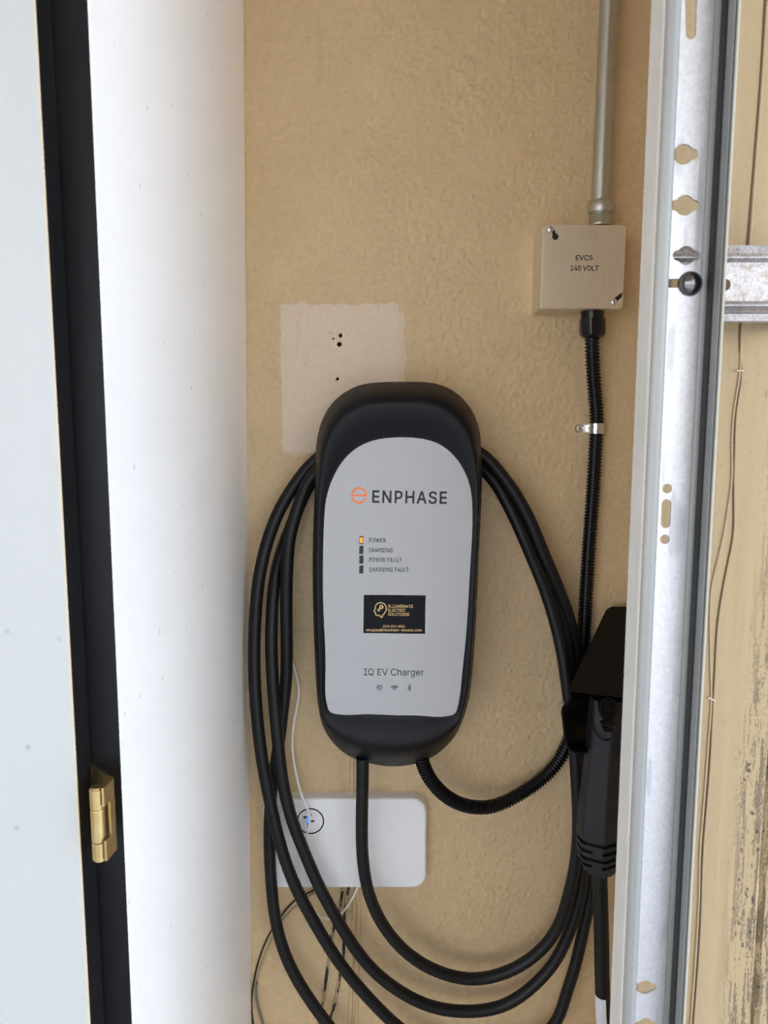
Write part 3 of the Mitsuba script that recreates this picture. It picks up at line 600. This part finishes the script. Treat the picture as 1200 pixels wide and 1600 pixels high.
add('painted_wire', pxtube([(500, 1383, -.010), (480, 1396, -.006), (460, 1408, -.004), (436, 1436, -.003), (420, 1462, -.003), (404, 1502, -.003), (395, 1545, -.003), (393, 1575, -.003), (398, 1615, -.003), (409, 1680, -.003), (418, 1760, -.003)], 0.0013, 90, 8), 'm_wire_black', smooth=True, label='outer thin black wire curving down the wall beside the cabinet', cat='wire')
add('painted_wire', pxtube([(515, 1383, -.010), (488, 1398, -.0045), (464, 1416, -.0035), (441, 1440, -.003), (425, 1468, -.003), (409, 1508, -.003), (400, 1550, -.003), (403, 1580, -.003), (414, 1615, -.003), (424, 1680, -.003), (430, 1760, -.003)], 0.0017, 90, 8), 'm_wire_tan', smooth=True, label='inner beige painted wire curving down the wall beside the cabinet', cat='wire')
add('painted_wire', pxtube([(401.5, 1535, -.0055), (401, 1560, -.006), (405, 1580, -.006), (410, 1597, -.006), (416, 1615, -.006)], 0.0015, 40, 8), 'm_wire_grey', smooth=True, label='short dark grey wire end at the bottom left of the wall', cat='wire')
add('painted_wire', pxtube([(540, 1383, -.008), (534, 1400, -.004), (529, 1424, -.003), (520, 1456, -.003), (514, 1495, -.003), (508, 1540, -.003), (501, 1585, -.003), (497, 1620, -.003), (487, 1760, -.003)], 0.0022, 80, 8), 'm_flaked', smooth=True, label='left of two black wires with flaking beige paint below the control box', cat='wire')
add('painted_wire', pxtube([(545, 1383, -.012), (541, 1410, -.007), (537, 1450, -.004), (536.5, 1490, -.003), (531, 1525, -.003), (525, 1560, -.003), (515, 1595, -.003), (509, 1620, -.003), (496, 1760, -.003)], 0.0022, 80, 8), 'm_flaked', smooth=True, label='right of two black wires with flaking beige paint below the control box', cat='wire')
add('painted_wire', pxtube([(551, 1150, -.002), (550.5, 1200, -.002), (550, 1240, -.002), (549, 1380, -.002), (553, 1405, -.002), (552, 1450, -.002), (549, 1540, -.002), (546, 1620, -.002), (541, 1760, -.002)], 0.0032, 80, 10), 'm_wall', smooth=True, label='vertical cord painted over in wall beige above and below the control box', cat='wire')
add('painted_wire', pxtube([(566, 1383, -.002), (562, 1410, -.002), (560, 1480, -.002), (557.5, 1560, -.002), (556, 1620, -.002), (551, 1760, -.002)], 0.0024, 60, 8), 'm_wall', smooth=True, label='second vertical cord painted wall beige right of the flaking wires', cat='wire')

# ---------------------------------------------------------------- garage door track
tr = 'garage_door_track'
tag(tr, 'vertical galvanised steel door track with punched holes at the right', 'door track')
YW = -0.51; yr = 443
XL, XR = float(at(997, yr, YW)[0]), float(at(1104, yr, YW)[0]); zT, zB = 2.3, 0.05
def lobed(x, y, w, h):
    r = h / 2; q = unary_union([disc(x, y, YW, r), disc(x - w / 2 + h * .27, y, YW, h * .27), disc(x + w / 2 - h * .27, y, YW, h * .27), pxpoly([(x - w / 2 + h * .27, y - h * .27), (x + w / 2 - h * .27, y - h * .27), (x + w / 2 - h * .27, y + h * .27), (x - w / 2 + h * .27, y + h * .27)], YW)])
    return q.buffer(.0025).buffer(-.0032).buffer(.0007)
holes = [lobed(1066.5, 242.5, 46, 31), lobed(1068.5, 322, 45, 31), lobed(1071, 400, 43, 29), lobed(1006.5, 1540, 35.5, 23), lobed(1008, 1599, 36, 24),
         disc(1041, 763, YW, 7.6), disc(1037.3, 842, YW, 7.4), unary_union([disc(1040, 787, YW, 7.6), disc(1038.5, 817, YW, 7.6), pxpoly([(1032.4, 787), (1047.6, 787), (1046.1, 817), (1030.9, 817)], YW)]),
         pxpoly([(1030, 436.5), (1064, 436.5), (1064, 450), (1030, 450.5)], YW).buffer(-.001).buffer(.001), unary_union([disc(1078, 55, YW, 8), disc(1078, -60, YW, 11), pxpoly([(1067, -60), (1089, -60), (1086, 55), (1070, 55)], YW)])]
web = sbox(XL + .0062, zB, XR - .0048, zT)
for hpoly in holes: web = web.difference(hpoly)
web_m = plate(web, YW, 0.0017)
def sweep_xy(path, t=0.0017):
    """A bent sheet standing upright: a path in (x, y) with a thickness, from zB to zT."""
    from shapely.geometry import LineString
    g = LineString(path).buffer(t / 2, cap_style=2, join_style=1); m = trimesh.creation.extrude_polygon(g, zT - zB, engine='earcut'); m.apply_translation([0, 0, zB]); return m
yw = YW - .00085
def arcp(cx, cy, r, a0, a1, n=9): return [(cx + r * math.cos(math.radians(a)), cy + r * math.sin(math.radians(a))) for a in np.linspace(a0, a1, n)]
FD = 0.026
left_path = [(XL + .0070, yw)] + arcp(XL + .0065, yw - .0065, .0065, 90, 180) + arcp(XL + .0045, yw - FD, .0045, 180, 215, 5)
lip_path = arcp(XL + .0045, yw - FD, .0045, 215, 270, 6) + arcp(XL + .0050, yw - FD + .0002, .0047, 275, 395, 9)
add(f'{tr}__web', web_m, 'm_galv')
add(f'{tr}__curled_flange', sweep_xy(left_path), 'm_flange', smooth=35)
add(f'{tr}__curled_flange__rolled_lip', sweep_xy(lip_path), 'm_galv_shade', smooth=35)
right_path = [(XR - .0052, yw)] + arcp(XR - .0050, yw - .0050, .0050, 90, 0) + [(XR, yw - FD)]
add(f'{tr}__flange', sweep_xy(right_path), 'm_galv_shade', smooth=35)  # corner shade comes from this darker steel colour
add(f'{tr}__dark_strip', cat_m(box(XR - .0035, XR - .0010, YW - .0165, YW - .0085, zB, zT, .0006)), 'm_dark_strip', label='black strip inside the right flange')  # separate black strip along the inner face of the right flange
add(f'{tr}__liner', box(XR - .0022, XR - .0010, YW - FD + .0005, YW - .0165, zB, zT, .0003), 'm_galv_dark', label='dark grey inner lip')
add(f'{tr}__lip', box(XR - .0009, XR + .0006, YW - FD - .0022, YW - FD - .0005, zB, zT, .0003), 'm_galv_edge', label='thin pale edge')
# carriage bolt in its slot
bq = at(1078, 443.5, YW - .0017); bs = trimesh.creation.icosphere(4, 0.0083); v = np.array(bs.vertices); v[:, 1] = np.minimum(v[:, 1], 0.0) * 0.72; bs = trimesh.Trimesh(v + bq, bs.faces, process=False)
add(f'{tr}__bolt', bs, 'm_bolt', smooth=True, label='round dark bolt head')
add(f'{tr}__bolt__square_neck', cat_m(plate(pxpoly([(1048, 438), (1064, 438), (1064, 449.5), (1048, 449.5)], YW), YW + .001, .0022)), 'm_rust')

# ---------------------------------------------------------------- bracket behind the track
br = 'jamb_bracket'
tag(br, 'ribbed galvanised bracket reaching from the track onto the jamb board', 'bracket')
YK = YW + 0.0065
kz = lambda y: float(at(1150, y, YK)[2])
xk0, xk1 = float(at(1036, 443, YK)[0]), float(at(1262, 443, YK)[0])
prof_k = [(383, .002), (385, -.003), (398, -.0045), (404, -.0060), (406, -.0058), (409.5, .001), (416, .0015)]
prof_l = [(470, .0015), (472.5, -.0035), (477.5, -.0055), (480, -.005), (483, .003), (488, .002), (491, -.002), (502.5, -.003), (504, .000)]
def ribs(pf, t=.0018):
    rows = [np.array([[x, YK + o, kz(y)] for y, o in pf] + [[x, YK + o + t, kz(y)] for y, o in pf[::-1]]) for x in (xk0, xk1)]; return loft_strip(rows)
slot = unary_union([Point(*[at(1134, 444.5, YK)[i] for i in (0, 2)]).buffer(9.2 * pxm(1131, 444, YK)), sbox(xk0 + .03, kz(453.6), float(at(1134, 444, YK)[0]), kz(435.4))])
flatp = sbox(xk0, kz(470.5), xk1, kz(415.5)).difference(slot)
add(f'{br}__plate', cat_m(ribs(prof_k), ribs(prof_l), plate(flatp, YK + .0033, .0018)), 'm_bracket')
add(f'{br}__foot', box(xk1 - .002, xk1 + .0002, YK, YJ, kz(503), kz(384)), 'm_bracket')

# ---------------------------------------------------------------- wires stapled down the jamb board
w1 = [(1203, -60), (1197, 30), (1192, 110), (1184, 215), (1176, 320), (1171.5, 380), (1166, 450), (1160, 505), (1157.5, 540), (1156, 580), (1147, 640), (1143.5, 700), (1143, 750), (1138, 790), (1130, 838), (1118, 890), (1111, 925), (1109.5, 1000), (1110.5, 1060), (1111, 1095), (1105, 1180), (1099, 1260), (1093.5, 1330), (1092, 1400), (1088, 1470), (1084, 1530), (1078, 1610), (1074, 1680)]
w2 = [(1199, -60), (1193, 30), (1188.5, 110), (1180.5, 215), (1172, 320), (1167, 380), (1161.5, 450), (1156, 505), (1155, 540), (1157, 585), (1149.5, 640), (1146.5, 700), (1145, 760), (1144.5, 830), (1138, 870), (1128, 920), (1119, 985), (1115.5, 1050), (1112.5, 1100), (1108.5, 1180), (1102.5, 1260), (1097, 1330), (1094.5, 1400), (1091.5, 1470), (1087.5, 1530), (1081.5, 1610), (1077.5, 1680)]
jw = 'jamb_wire'
add(jw, pxtube([(x, y, YJ - .0006) for x, y in w1], 0.0009, 200, 8), 'm_jamb_wire', smooth=True, label='left of two thin painted wires stapled down the jamb board', cat='wire')
add(jw, pxtube([(x + 1.0, y, YJ - .0005) for x, y in w2], 0.0007, 200, 8), 'm_jamb_wire_shadow', smooth=True, label='right of two thin wires stapled down the jamb board, brown standing for their shadow', cat='wire')  # this wire's brown paints the shadow next to the first one
for (x, y, a), lab in zip(((1157, 579, 0.0), (1112, 1092.5, 0.45)), ('upper staple over the jamb wires', 'lower tilted staple over the jamb wires')):
    c, s = math.cos(a), math.sin(a); add('wire_staple', tube([at(x - 5.5 * c, y - 5.5 * s, YJ + .001), at(x - 5.5 * c, y - 5.5 * s, YJ - .0022), at(x + 5.5 * c, y + 5.5 * s, YJ - .0022), at(x + 5.5 * c, y + 5.5 * s, YJ + .001)], .0006, 6), 'm_edge_tan', label=lab, cat='staple')
